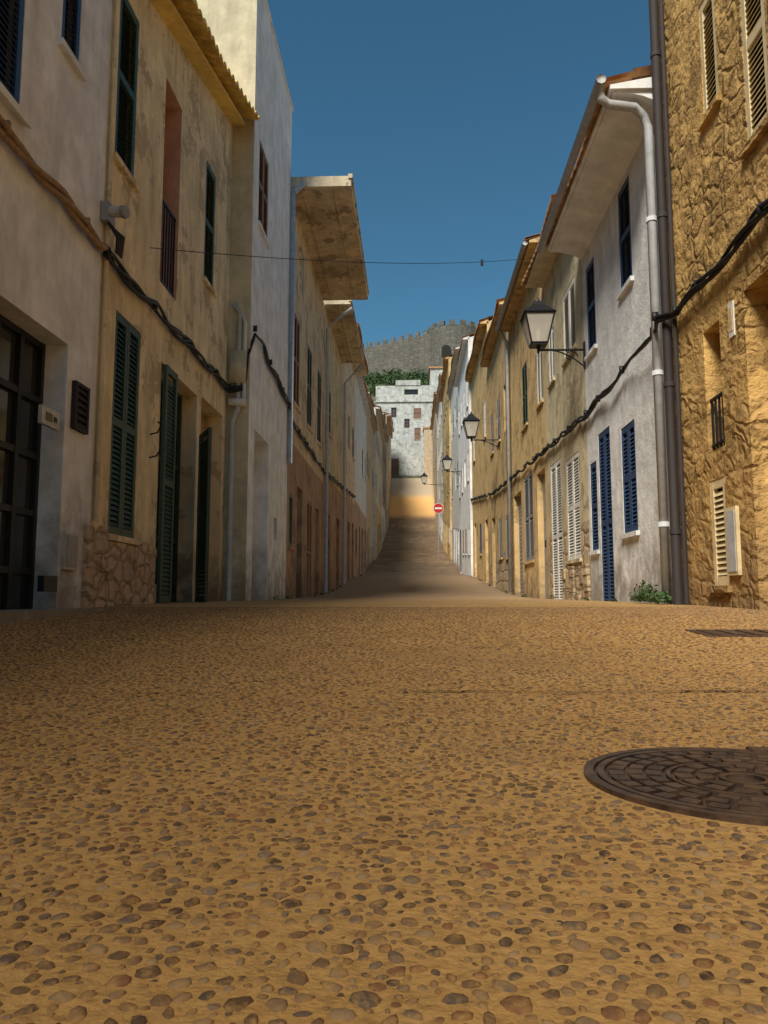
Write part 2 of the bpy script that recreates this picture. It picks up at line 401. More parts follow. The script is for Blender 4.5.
def f(m):
    m.tube([(-2.7,11.29,.2),(-2.7,11.29,2.9),(-2.62,11.29,3.1),(-2.62,11.29,4.6),(-2.72,11.29,4.75)],.04,'ltgrey')
    m.tube([(-2.53,11.28,3.2),(-2.53,11.28,4.45),(-2.58,11.28,4.6)],.03,'white')
    m.box(-2.75,-2.5,11.22,11.335,3.15,3.25,'white')
    m.box(-2.74,-2.5,11.24,11.335,3.5,4.0,'creamC')
    m.tube([(-2.40,14.9,2.9),(-2.40,14.9,8.6)],.05,'ltgrey'); m.tube([(-2.38,14.9,8.55),(-2.15,14.9,8.75)],.06,'ltgrey')
addmesh(C,'downpipes',f,True)
D=building('beige_balcony_house',-1,2.5,14.96,21.5,8.7,'beigeD',[
  (15.5,16.0,1.3,2.4,'shutter','green',.1),(16.6,17.4,.1,2.7,'door','dark',.2),(18.2,19.1,.1,2.6,'shutter','brown',.1),(19.8,20.6,.1,2.6,'door','tand',.2),
  (15.9,16.7,4.4,6.4,'shutter','brown',.1),(18.0,18.8,4.4,6.4,'shutter','green',.1),(20.0,20.8,4.4,6.4,'shutter','green',.1),(16.5,17.2,7.2,8.2,'glass','white',.1)],
  ('slab',1.28,.22),band=(3.5,'pinkD'))
E1=building('slab_roofed_house',-1,2.5,21.5,27.2,8.75,'beigeR3',auto_ops(21.5,27.2,2.5,8.7,3,('green','green')),('slab',.75,.14),band=(3.9,'pinkD'))
def f(m):
    m.tube([(-2.4,21.45,.4),(-2.4,21.45,8.0),(-2.1,21.45,8.3),(-1.7,21.45,8.6)],.05,'ltgrey'); m.tube([(-2.4,27.2,.4),(-2.4,27.2,8.0),(-1.8,27.2,8.7)],.05,'ltgrey')
addmesh(E1,'downpipes',f,True)
E2=building('narrow_beige_house',-1,2.5,27.2,33.5,10.2,'beigeD',auto_ops(27.2,33.5,2.5,10.2,5,('green','blue')),('tile',.6,'tile'),band=(4.3,'pinkD'))
specL=[(33.5,42,10.3,'greyw'),(42,52,11.7,'tan'),(52,64,13.3,'greyw'),(64,76,15.8,'whiteE'),(76,86,18.5,'tan'),(86,95.5,21,'greyw')]
for i,(a,b_,z,mt) in enumerate(specL):
    building('terraced_house',-1,(2.5,2.62,2.45,2.6,2.5,2.55)[i],a,b_,z,mt,auto_ops(a,b_,2.5,z,20+i),('tile',.35,'tile'),band=(gz((a+b_)/2)+3.2,('pinkD','tan','tan','greyw','tan','tan')[i]))
# ------------------------------------------------------------ RIGHT SIDE
R1=building('ochre_townhouse',1,2.7,-9,7.82,10.2,'ochreR1',[
  (6.39,6.73,4.62,5.75,'shutter','cream',.1),(5.5,5.9,3.85,5.5,'shutter','cream',.1),(6.62,6.99,1.58,2.7,'grille','brown',.22),
  (6.67,7.0,.38,1.32,'shutter','cream',.08),(4.9,6.12,.0,2.75,'door','tand',.3),(2,3,3.9,5.5,'shutter','cream',.1)],('flat',),zb=-.5)
def f(m):
    O=(2.7,0,0);u=(0,1,0);n=(-1,0,0)
    m.pbox(O,u,n,6.41,6.61,.46,1.03,0,.03,'cream'); m.pbox(O,u,n,6.43,6.59,.49,1.0,.032,.037,'ltgrey')
    m.pbox(O,u,n,6.3,6.4,2.45,2.75,0,.012,'white'); m.pbox(O,u,n,6.32,6.38,2.5,2.7,.013,.016,'ochreR4')
addmesh(R1,'wall_fittings',f)
def f(m):
    m.tube([(2.62,7.72,.0),(2.62,7.72,3),(2.62,7.72,10)],.05,'dkpipe'); m.tube([(2.66,7.6,.0),(2.66,7.6,10)],.022,'dkpipe')
    for z in (.9,2.4,4.2,6): m.tube([(2.62,7.72,z),(2.62,7.72,z+.05)],.058,'dkpipe')
addmesh(R1,'downpipes',f,True)
R2=building('whitewashed_house',1,2.7,7.82,11.75,5.8,'whiteR2',[
  (9.1,9.63,4.15,5.5,'shutter','blue',.1),(10.97,11.5,3.93,5.3,'shutter','blue',.1),(9.24,9.85,1.07,2.43,'shutter','blue',.1),
  (10.4,11.05,.0,2.61,'shutter','blue',.12),(11.2,11.6,.96,2.27,'shutter','blue',.1)],('tile',.60,'tile','whitesof'),sidemat='ochreR4')
def f(m):
    prof=[(2.697,5.56),(2.62,5.62),(2.5,5.67),(2.35,5.70),(2.2,5.71),(2.2,5.745),(2.697,5.745)]
    ya,yb=7.86,11.74
    for i in range(len(prof)-1):
        (x0,z0),(x1,z1)=prof[i],prof[i+1]; m.poly([(x0,ya,z0),(x1,ya,z1),(x1,yb,z1),(x0,yb,z0)],'whitesof')
    for yy in (ya,yb): m.poly([(x,yy,z) for x,z in prof],'whitesof')
addmesh(R2,'eave_cove',f)
def f(m):
    m.tube([(2.06,7.8,5.83),(2.06,11.8,5.77)],.055,'ltgrey')
    m.tube([(2.06,7.86,5.79),(2.07,7.88,5.66),(2.15,7.9,5.6),(2.45,7.95,5.59),(2.56,8.0,5.52),(2.6,8.0,5.38),(2.6,8.0,.25)],.05,'ltgrey')
    for z in (1,2.6,4.3): m.tube([(2.6,8.0,z),(2.6,8.0,z+.05)],.06,'ltgrey')
addmesh(R2,'gutter_and_downpipe',f,True)
R3=building('sand_coloured_house',1,2.7,11.75,15.2,6.62,'beigeR3',[
  (12.3,13.3,4.38,5.57,'shutter','white',.1),(14.2,14.75,4.38,5.5,'shutter','white',.1),(12.36,13.4,.9,2.64,'shutter','white',.1),(13.85,14.9,.0,2.8,'shutter','white',.12)],
  ('tile',.42,'tile','creamC'),band=(1.45,'stoneR'))
def f(m):
    y=11.8
    while y<13.8:
        e=min(y+random.uniform(.22,.45),13.82); z=-.2
        while z<.8:
            z1=z+random.uniform(.2,.32); z1=.80+random.uniform(-.03,.02) if z1>.68 else z1
            m.pbox((2.7,0,0),(0,1,0),(-1,0,0),y+.006,e-.006,z+.006,z1-.006,0,.04+random.uniform(-.02,.025),'stoneR')
            z=z1 if z1<.7 else 1
        y=e
addmesh(R3,'stone_base',f)
R4=building('yellow_townhouse',1,2.7,15.2,20.6,7.6,'ochreR4',[
  (15.5,16.2,4.3,5.5,'shutter','white',.1),(17.6,18.4,4.3,5.8,'shutter','green',.1),(15.5,16.5,.0,2.9,'door','grey',.15),(17.1,18.4,1.1,3.1,'shutter','grey',.1),(18.9,20.3,.0,2.9,'garage','grey',.15)],
  ('tile',.32,'tile','ochreR4'))
def f(m):
    m.tube([(2.42,20.4,7.5),(2.6,20.45,7.2),(2.6,20.45,.4)],.05,'ltgrey'); m.tube([(2.36,15.25,7.55),(2.36,20.5,7.55)],.06,'ltgrey')
addmesh(R4,'gutter_and_downpipe',f,True)
R5=building('ochre_house',1,2.7,20.6,26.5,8.4,'ochre2',auto_ops(20.6,26.5,2.7,8.4,11,('brown','grey')),('tile',.32,'tile','ochreR4'),band=(1.6,'stoneR'))
specR=[(26.5,34,10,'ochreR4'),(34,42,12,'whiteR2'),(42,52,14.2,'greyw'),(52,64,16.8,'ochre2'),(64,78,19.2,'greyw'),(78,95.5,21.3,'tan')]
for i,(a,b_,z,mt) in enumerate(specR):
    building('terraced_house',1,(2.7,2.6,2.72,2.6,2.7,2.65)[i],a,b_,z,mt,auto_ops(a,b_,2.7,z,40+i),('tile',.3,'tile'))
# ------------------------------------------------------------ end building
root=empty('white_hillside_building',(0,97.6,15)); mw=MB();md=MB()
ops=[(-2.8,-1.6,15.2,18.0,'shutter','brown',.15),(-3.0,-2.4,20.6,21.8,'glass','brown',.15),(.4,1.2,20.4,22.0,'shutter','brown',.15),(-2.6,-1.9,23.4,24.7,'glass','brown',.15),
     (.3,1.3,23.2,24.6,'shutter','brown',.15),(-.9,.9,26.4,27.1,'glass','dark',.15),(1.9,2.6,17.8,19.2,'glass','brown',.15),(-.9,-.2,22,23.2,'glass','brown',.12)]
facade(mw,md,(0,97.6,0),(1,0,0),(0,-1,0),-4.6,4.0,10,27.6,'whiteE',ops)
mw.poly([(-4.6,97.6,10),(-4.6,107,10),(-4.6,107,27.6),(-4.6,97.6,27.6)],'whiteE'); mw.poly([(4,97.6,10),(4,107,10),(4,107,27.6),(4,97.6,27.6)],'whiteE')
mw.poly([(-4.6,97.6,27.6),(4,97.6,27.6),(4,107,27.6),(-4.6,107,27.6)],'concrete')
mw.box(-2.0,1.2,97.5,101,27.61,28.3,'whiteE'); mw.box(-4.8,4.1,97.42,97.58,25.4,25.5,'whiteE'); mw.box(-3.1,-1.3,96.9,97.59,15.0,15.15,'concrete')
mw.box(1.6,4.1,95.9,97.59,14,21.5,'tan'); mw.box(1.5,4.2,95.8,97.59,21.5,21.7,'tile')
mw.obj('walls',root); md.obj('windows_and_doors',root)
for x,y,w,z1 in ((-16,104,9,31),(9,106,9,32.5),(2.8,110,5,33.6)):
    r=empty('hillside_house',(x,y,gz(y))); q=MB(); w2=MB()
    facade(q,w2,(0,y,0),(1,0,0),(0,-1,0),x,x+w,gz(y)-9,z1,'greyw' if w>6 else 'whiteE',[(x+1.2,x+2.0,z1-2.6,z1-1.2,'glass','brown',.15),(x+w-1.9,x+w-1.1,z1-2.6,z1-1.2,'glass','brown',.15)])
    q.box(x,x+w,y+.2,y+7,gz(y)-9,z1-.01,'whiteE'); q.box(x-.2,x+w+.2,y-.2,y+7.2,z1,z1+.25,'tile')
    q.obj('walls',r); w2.obj('windows',r)
# ------------------------------------------------------------ castle
root=empty('castle',(5,185,51)); m=MB()
def wall(x0,y0,x1,y1,z0,z1,z2,t=1.6):
    L=math.hypot(x1-x0,y1-y0); u=Vector(((x1-x0)/L,(y1-y0)/L,0)); n=Vector((u.y,-u.x,0))
    def P(a,c,z): 
        p=Vector((x0,y0,0))+u*a+n*c; return (p.x,p.y,z)
    m.hexa([P(0,-t,z0),P(L,-t,z0),P(L,0,z0),P(0,0,z0),P(0,-t,z1),P(L,-t,z2),P(L,0,z2),P(0,0,z1)],'castle')
    k=int(L/1.9)
    for i in range(k):
        a=i*L/k; zz=z1+(z2-z1)*i/k
        m.hexa([P(a,-.7,zz-.3),P(a+1.05,-.7,zz-.3),P(a+1.05,.003,zz-.3),P(a,.003,zz-.3),P(a,-.7,zz+1.2),P(a+1.05,-.7,zz+1.2),P(a+1.05,.003,zz+1.2),P(a,.003,zz+1.2)],'castle')
wall(-40,190,-9,184,46,60,61.8); wall(-9,184,5.0,181,46,61.8,64.0)
def tower(cx,cy,r,z0,z1):
    seg=28; P=[(cx+r*math.cos(2*math.pi*i/seg),cy+r*math.sin(2*math.pi*i/seg)) for i in range(seg)]
    for i in range(seg):
        a=P[i];b_=P[(i+1)%seg]; m.poly([(a[0],a[1],z0),(b_[0],b_[1],z0),(b_[0],b_[1],z1),(a[0],a[1],z1)],'castle')
        if i%2==0:
            ia=(cx+(a[0]-cx)*.85,cy+(a[1]-cy)*.85); ib=(cx+(b_[0]-cx)*.85,cy+(b_[1]-cy)*.85)
            m.hexa([(ia[0],ia[1],z1-.2),(ib[0],ib[1],z1-.2),(b_[0],b_[1],z1-.2),(a[0],a[1],z1-.2),(ia[0],ia[1],z1+1.2),(ib[0],ib[1],z1+1.2),(b_[0],b_[1],z1+1.2),(a[0],a[1],z1+1.2)],'castle')
    m.poly([(p[0],p[1],z1-.25) for p in P],'castle')
tower(10.5,183,6.2,46,64.6); wall(15.5,183,40,190,46,63.5,61)
pts=[(7.2,176.55,56.4),(9.4,176.55,56.4),(9.4,176.55,58.4)]+[(8.3+1.1*math.cos(t),176.55,58.4+1.1*math.sin(t)) for t in np.linspace(0,math.pi,9)[1:-1]]+[(7.2,176.55,58.4)]
m.poly(pts,'dark')
m.obj('walls_and_tower',root)

# ------------------------------------------------------------ ground, road
def grid(name,xs,ys,zf,mat):
    nx,ny=len(xs),len(ys); v=[(x,y,zf(x,y)) for y in ys for x in xs]
    f_=[(j*nx+i,j*nx+i+1,(j+1)*nx+i+1,(j+1)*nx+i) for j in range(ny-1) for i in range(nx-1)]
    me=bpy.data.meshes.new(name); me.from_pydata(v,[],f_); me.materials.append(mat); me.polygons.foreach_set('use_smooth',[True]*len(f_)); me.update()
    o=bpy.data.objects.new(name,me); COL.objects.link(o); return o
m,nt,b=newmat('hill_earth'); v=coords(nt)
c=mix(nt,ramp(nt,noise(nt,v,.25,8,.7),.4,.6),(.15,.125,.08),(.07,.08,.04)); c=mix(nt,ramp(nt,noise(nt,v,1.2,6,.7),.5,.7),c,(.2,.17,.12)); nt.links.new(c,b.inputs['Base Color']); b.inputs['Roughness'].default_value=1
nt.links.new(bump(nt,noise(nt,v,1.5,8,.7),.8,.5),b.inputs['Normal']); hill=m
ys=sorted(set([-3000,-500,-100,-20,-9]+list(np.round(np.arange(-5,20,.5),2))+list(np.arange(20,86,1.0))+list(np.arange(86,200,1.5))+[220,260,350,500,900,3000]))
xs=[-3000,-600,-150,-60,-30,-15,-8,-5,-3,0,3,5,8,15,30,60,150,600,3000]
def gzf(x,y):
    z=gz(y); k=1/(1+(max(0,abs(x)-60)/120)**2) ; return z*k-.004-(0 if abs(x)<50 else .5)
grid('ground',xs,ys,gzf,hill)
# road
m,nt,b=newmat('pebble_aggregate_paving'); v=coords(nt)
sp=N(nt,'ShaderNodeSeparateXYZ'); nt.links.new(v,sp.inputs[0])
nn=N(nt,'ShaderNodeTexNoise'); nn.inputs['Scale'].default_value=30; nt.links.new(v,nn.inputs[0])
vd=mix(nt,.012,v,nn.outputs[1],'ADD')
vo=N(nt,'ShaderNodeTexVoronoi'); vo.inputs['Scale'].default_value=36; vo.inputs['Randomness'].default_value=1; nt.links.new(vd,vo.inputs[0])
sepc=N(nt,'ShaderNodeSeparateColor'); nt.links.new(vo.outputs['Color'],sepc.inputs[0])
size=math_(nt,'MULTIPLY',sepc.outputs[1],.28); thr=math_(nt,'ADD',size,.27)
peb=math_(nt,'SUBTRACT',thr,vo.outputs['Distance']); pebm=ramp(nt,peb,.0,.06)
far=ramp(nt,math_(nt,'DIVIDE',sp.outputs[1],20),.26,.36)
pebf=math_(nt,'MULTIPLY',pebm,far)
base=mix(nt,ramp(nt,noise(nt,v,1.1,6,.65),.35,.7),(.54,.305,.095),(.68,.41,.145))
base=mix(nt,ramp(nt,noise(nt,v,60,5,.75),.45,.75),base,(.36,.195,.065))
base=mix(nt,math_(nt,'MULTIPLY',ramp(nt,noise(nt,v,240,3,.7),.55,.7),.5),base,(.70,.47,.21))
base=mix(nt,math_(nt,'MULTIPLY',ramp(nt,noise(nt,v,.5,7,.7),.5,.62),.4),base,(.30,.175,.075))
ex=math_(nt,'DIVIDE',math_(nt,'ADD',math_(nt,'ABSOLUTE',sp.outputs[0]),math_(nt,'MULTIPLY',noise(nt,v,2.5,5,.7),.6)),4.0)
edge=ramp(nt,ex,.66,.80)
pc=mix(nt,sepc.outputs[0],(.14,.08,.042),(.38,.24,.125))
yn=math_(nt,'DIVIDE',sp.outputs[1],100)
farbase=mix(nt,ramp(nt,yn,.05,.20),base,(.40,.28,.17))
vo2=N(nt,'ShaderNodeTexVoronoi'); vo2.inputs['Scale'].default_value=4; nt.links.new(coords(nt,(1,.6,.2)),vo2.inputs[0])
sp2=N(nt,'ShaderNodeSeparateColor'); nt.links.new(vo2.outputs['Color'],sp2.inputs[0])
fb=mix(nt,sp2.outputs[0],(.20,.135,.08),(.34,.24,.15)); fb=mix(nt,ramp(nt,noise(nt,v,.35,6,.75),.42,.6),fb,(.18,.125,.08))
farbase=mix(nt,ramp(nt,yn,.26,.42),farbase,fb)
farbase=mix(nt,ramp(nt,yn,.845,.86),farbase,(.82,.49,.19))  # sunlit band on the steep far stretch, painted into the road colour
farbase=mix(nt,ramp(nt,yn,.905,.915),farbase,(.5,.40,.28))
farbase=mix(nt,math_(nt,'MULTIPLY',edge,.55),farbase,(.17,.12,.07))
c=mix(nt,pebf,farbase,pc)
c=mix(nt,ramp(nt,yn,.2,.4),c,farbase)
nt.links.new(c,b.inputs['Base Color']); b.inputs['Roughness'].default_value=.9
b.inputs['Specular IOR Level'].default_value=.25
n1=bump(nt,noise(nt,v,14,6,.7),.6,.02); n2=bump(nt,noise(nt,v,130,4,.7),.8,.004,n1); n3=bump(nt,pebf,.8,.012,n2); nt.links.new(n3,b.inputs['Normal'])
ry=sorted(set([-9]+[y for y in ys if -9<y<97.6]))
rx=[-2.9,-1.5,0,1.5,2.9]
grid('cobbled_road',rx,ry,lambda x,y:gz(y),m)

# pebbles mesh (one object)
RYZ=[gz(t) for t in ry]
def roadz(y): return np.interp(y,ry,RYZ)
MC=(.505,1.225,.245)
def layer(n,y0,y1,xlim):
    y=y0+(y1-y0)*rng.uniform(0,1,n)**.75; x=rng.uniform(-1,1,n)*np.minimum(xlim,.62*y+.25)
    return x,y
taken={}; P=[]
CS=.028
for (n,y0,y1,rmin,rmax) in ((45000,.28,3.2,.0062,.0115),(95000,3.1,6.8,.0085,.013),(50000,.28,3.4,.0030,.0058)):
    x,y=layer(n,y0,y1,2.75); r=rmin+(rmax-rmin)*rng.uniform(0,1,n)**1.2
    for a,b_,q in zip(x.tolist(),y.tolist(),r.tolist()):
        if (a-MC[0])**2+(b_-MC[1])**2<(MC[2]+q)**2: continue
        ci,cj=int(math.floor(a/CS)),int(math.floor(b_/CS)); ok=True
        for i in (-1,0,1):
            for j in (-1,0,1):
                for (xx,yy,rr) in taken.get((ci+i,cj+j),()):
                    if (xx-a)**2+(yy-b_)**2<((rr+q)*.95)**2: ok=False;break
                if not ok:break
            if not ok:break
        if ok:
            taken.setdefault((ci,cj),[]).append((a,b_,q)); P.append((a,b_,q))
P=np.array(P); n=len(P)
seg=8
tmpl=[(math.cos(2*math.pi*k/seg),math.sin(2*math.pi*k/seg),-.3) for k in range(seg)]
tmpl+=[(.93*math.cos(2*math.pi*k/seg),.93*math.sin(2*math.pi*k/seg),.42) for k in range(seg)]
tmpl+=[(.6*math.cos(2*math.pi*k/seg+.3),.6*math.sin(2*math.pi*k/seg+.3),.78) for k in range(seg)]
tmpl+=[(0,0,.86)]
T=np.array(tmpl); nv=len(T)
fc=[]
for ring in range(2):
    for k in range(seg): fc.append((ring*seg+k,ring*seg+(k+1)%seg,(ring+1)*seg+(k+1)%seg,(ring+1)*seg+k))
quads=np.array(fc); tris=np.array([(2*seg+k,2*seg+(k+1)%seg,3*seg) for k in range(seg)])
rot=rng.uniform(0,2*math.pi,n); el=rng.uniform(.55,.98,n)
V=np.repeat(T[None],n,0)
jit=1+rng.uniform(-.24,.2,(n,seg)); J=np.concatenate([jit,jit,jit,np.ones((n,1))],1)
X=V[:,:,0]*J*P[:,2:3]; Y=V[:,:,1]*J*P[:,2:3]*el[:,None]
Z=V[:,:,2]*P[:,2:3]*rng.uniform(.24,.46,n)[:,None]
tl=rng.uniform(-.12,.12,(n,1)); Z=Z+X*tl
Xr=X*np.cos(rot)[:,None]-Y*np.sin(rot)[:,None]+P[:,0:1]; Yr=X*np.sin(rot)[:,None]+Y*np.cos(rot)[:,None]+P[:,1:2]
Zr=Z+roadz(P[:,1])[:,None]-rng.uniform(0,.3,(n,1))*P[:,2:3]*.35+.0003
co=np.stack([Xr,Yr,Zr],2).reshape(-1,3)
off=(np.arange(n)*nv)[:,None,None]
Q=(quads[None]+off).reshape(-1); TT=(tris[None]+off).reshape(-1)
me=bpy.data.meshes.new('pebbles'); me.vertices.add(len(co)); me.vertices.foreach_set('co',co.ravel().astype(np.float32))
nq=n*len(quads); ntg=n*len(tris)
me.loops.add(nq*4+ntg*3); me.loops.foreach_set('vertex_index',np.concatenate([Q,TT]).astype(np.int32))
me.polygons.add(nq+ntg); ls=np.concatenate([np.arange(nq)*4,nq*4+np.arange(ntg)*3]).astype(np.int32)
me.polygons.foreach_set('loop_start',ls)
me.update(calc_edges=True)
me.polygons.foreach_set('use_smooth',[True]*(nq+ntg))
pal=np.array([(.17,.10,.05),(.26,.155,.075),(.115,.072,.045),(.31,.19,.095),(.20,.12,.06),(.215,.15,.10),(.27,.13,.06),(.38,.25,.13),(.15,.105,.075)])
cc=pal[rng.integers(0,len(pal),n)]*rng.uniform(.75,1.15,(n,1)); ca=np.concatenate([np.repeat(cc[:,None],nv,1),np.ones((n,nv,1))],2).reshape(-1,4)
at=me.color_attributes.new('peb','FLOAT_COLOR','POINT'); at.data.foreach_set('color',ca.ravel().astype(np.float32))
m,nt,b=newmat('river_pebble'); a=N(nt,'ShaderNodeAttribute'); a.attribute_name='peb'
v=coords(nt); c=mix(nt,math_(nt,'MULTIPLY',ramp(nt,noise(nt,v,70,3,.7),.44,.68),.8),a.outputs['Color'],(.50,.29,.10)); nt.links.new(c,b.inputs['Base Color']); b.inputs['Roughness'].default_value=.8
b.inputs['Specular IOR Level'].default_value=.2
nt.links.new(bump(nt,noise(nt,v,300,2,.6),.5,.002),b.inputs['Normal'])
me.materials.append(m); o=bpy.data.objects.new('pebbles',me); COL.objects.link(o)

# paving joint: a hairline crack that comes and goes
m,nt,b=newmat('dark_joint_grit'); b.inputs['Base Color'].default_value=(.10,.06,.03,1); b.inputs['Roughness'].default_value=1; jm=m
v=[];f_=[];x=-1.7;i=0
while x<1.9:
    g_=math.sin(x*3.1)+.8*math.sin(x*7.7+1)+.5*math.sin(x*17)
    w=.007*max(0,g_*.5+.25)+random.uniform(0,.0015); y=2.17+.03*math.sin(x*2)+.012*math.sin(x*9)+random.uniform(-.006,.006)
    z=float(roadz(y))+.0048; v+=[(x,y-w,z),(x,y+w,z)]
    if i: f_.append((2*i-2,2*i,2*i+1,2*i-1))
    i+=1; x+=.02
me=bpy.data.meshes.new('paving_joint'); me.from_pydata(v,[],f_); me.materials.append(jm); o=bpy.data.objects.new('paving_joint',me); COL.objects.link(o)

# manhole
m,nt,b=newmat('cast_iron_rusty'); v=coords(nt); c=mix(nt,ramp(nt,noise(nt,v,25,6,.7),.35,.7),(.055,.038,.034),(.20,.125,.08)); nt.links.new(c,b.inputs['Base Color']); b.inputs['Roughness'].default_value=.42; b.inputs['Metallic'].default_value=.35
nt.links.new(bump(nt,noise(nt,v,120,4,.7),.4,.003),b.inputs['Normal']); MT['cast']=m
root=empty('manhole_cover',(MC[0],MC[1],0)); q=MB(); zc=float(roadz(MC[1])); KS=.93
def pm(r,t,z): return (MC[0]+KS*r*math.cos(t),MC[1]+KS*r*math.sin(t),z)
def ring(q,r0,r1,z0,z1,seg=72):
    for i in range(seg):
        a=2*math.pi*i/seg;b2=2*math.pi*(i+1)/seg
        if r0>0: q.poly([pm(r0,a,z1),pm(r1,a,z1),pm(r1,b2,z1),pm(r0,b2,z1)],'cast'); q.poly([pm(r0,a,z0),pm(r0,b2,z0),pm(r0,b2,z1),pm(r0,a,z1)],'cast')
        else: q.poly([pm(0,a,z1),pm(r1,a,z1),pm(r1,b2,z1)],'cast')
        q.poly([pm(r1,a,z0),pm(r1,b2,z0),pm(r1,b2,z1),pm(r1,a,z1)],'cast')
ring(q,0.0,.2545,zc-.01,zc+.001); ring(q,.24,.256,zc-.01,zc+.007); ring(q,.222,.234,zc,zc+.007); ring(q,.03,.04,zc,zc+.006); ring(q,.115,.122,zc,zc+.006)
def sector(r0,r1,a0,a1,z0,z1):
    k=3; 
    for s in range(k):
        t0=a0+(a1-a0)*s/k;t1=a0+(a1-a0)*(s+1)/k
        q.hexa([pm(r0,t0,z0),pm(r1,t0,z0),pm(r1,t1,z0),pm(r0,t1,z0),pm(r0,t0,z1),pm(r1,t0,z1),pm(r1,t1,z1),pm(r0,t1,z1)],'cast')
for r0,r1,k in ((.05,.075,8),(.082,.108,14),(.13,.153,20),(.16,.183,26),(.19,.215,32)):
    for i in range(k):
        a0=2*math.pi*i/k+r0*7; sector(r0,r1,a0,a0+2*math.pi/k*.68,zc,zc+.0065)
q.box(MC[0]+.10,MC[0]+.15,MC[1]+.205,MC[1]+.235,zc,zc+.009,'cast')
q.obj('cover_and_frame',root)
q=MB(); z0_,z1_=float(roadz(3.78)),float(roadz(4.1))
q.hexa([(1.42,3.78,z0_-.01),(2.05,3.78,z0_-.01),(2.05,4.1,z1_-.01),(1.42,4.1,z1_-.01),(1.42,3.78,z0_+.007),(2.05,3.78,z0_+.007),(2.05,4.1,z1_+.007),(1.42,4.1,z1_+.007)],'cast')
for i in range(6):
    xa=1.46+i*.098; q.hexa([(xa,3.82,z0_+.0),(xa+.06,3.82,z0_),(xa+.06,4.06,z1_),(xa,4.06,z1_),(xa,3.82,z0_+.014),(xa+.06,3.82,z0_+.014),(xa+.06,4.06,z1_+.010),(xa,4.06,z1_+.010)],'cast')
q.obj('drain_cover')
MT['kerb']=stucco('grey_doorstep_concrete',(.46,.45,.44),.3)
q=MB(); q.box(-2.795,-2.4,1.5,5.95,-.2,gz(5.5)+.03,'kerb'); q.obj('doorstep')

# ------------------------------------------------------------ cables
def cable(name,pts,r=.02,strands=3,sp=.03,mat='iron'):
    m=MB()
    for s in range(strands):
        out=[];tot=0
        for i in range(len(pts)-1):
            a=Vector(pts[i]);b_=Vector(pts[i+1]); L=(b_-a).length; k=max(2,int(L/.12))
            for j in range(k):
                t=j/k; p=a.lerp(b_,t); sag=.05*math.sin(math.pi*(((tot+L*t)/1.3)%1)) ; ph=(tot+L*t)*(3+s*.7)+s*2.1
                p=p+Vector((0,0,-sag+sp*math.sin(ph)+random.uniform(-.004,.004)))+Vector((sp*.6*math.cos(ph)*(1 if p.x<0 else -1),0,0)); out.append(p)
            tot+=L
        out.append(Vector(pts[-1])); m.tube(out,r,mat,6)
    for i in range(len(pts)-1):
        a=Vector(pts[i]);b_=Vector(pts[i+1]);L=(b_-a).length
        d=0
        while d<L:
            if abs((b_-a).z)<L*.5:
                p=a.lerp(b_,d/L); m.box(p.x-.03,p.x+.03,p.y-.015,p.y+.015,p.z-.05,p.z+.04,mat)
            d+=1.3
    return m.obj(name,None,True)
cable('power_cable',[(-2.74,-6,3.43),(-2.74,4.8,3.45),(-2.74,6.55,3.42)],.024,3,.035,'rope')
cable('power_cable',[(-2.74,6.55,3.38),(-2.74,11.2,3.43),(-2.55,11.27,3.45),(-2.4,11.4,4.4),(-2.4,14.9,4.05),(-2.44,15.1,3.9),(-2.44,21,3.8),(-2.44,33,4.6)],.018,4,.04)
cable('power_cable',[(2.64,-6,3.2),(2.64,5.6,3.18),(2.64,7.5,3.12),(2.5,7.7,3.14),(2.6,8.1,3.12),(2.64,11.5,3.05),(2.64,15.2,3.2),(2.64,24.8,3.65),(2.64,34,4.6)],.019,3,.035)
m_=MB(); a=Vector((-2.74,7.66,3.94)); b_=Vector((2.5,15.45,7.3)); pt=[]
for i in range(41):
    t=i/40; p=a.lerp(b_,t); p.z-=.28*4*t*(1-t)*.5; pt.append(p)
m_.tube(pt,.005,'iron',5); p=pt[31]; m_.tube([p+Vector((0,0,.04)),p-Vector((0,0,.07))],.025,'iron',6); m_.obj('overhead_wire')
m_=MB()
m_.box(-2.795,-2.72,6.5,6.66,3.66,3.84,'grey'); m_.tube([(-2.72,6.55,3.76),(-2.6,6.52,3.74)],.05,'ltgrey',10); m_.tube([(-2.6,6.52,3.74),(-2.56,6.51,3.735)],.058,'grey',10)
for s in range(5):
    m_.tube([(-2.74,6.55+.03*s,3.66),(-2.66,6.57+.04*s,3.52+.02*s),(-2.7,6.66+.03*s,3.42)],.011,'iron',6)
m_.obj('security_camera')

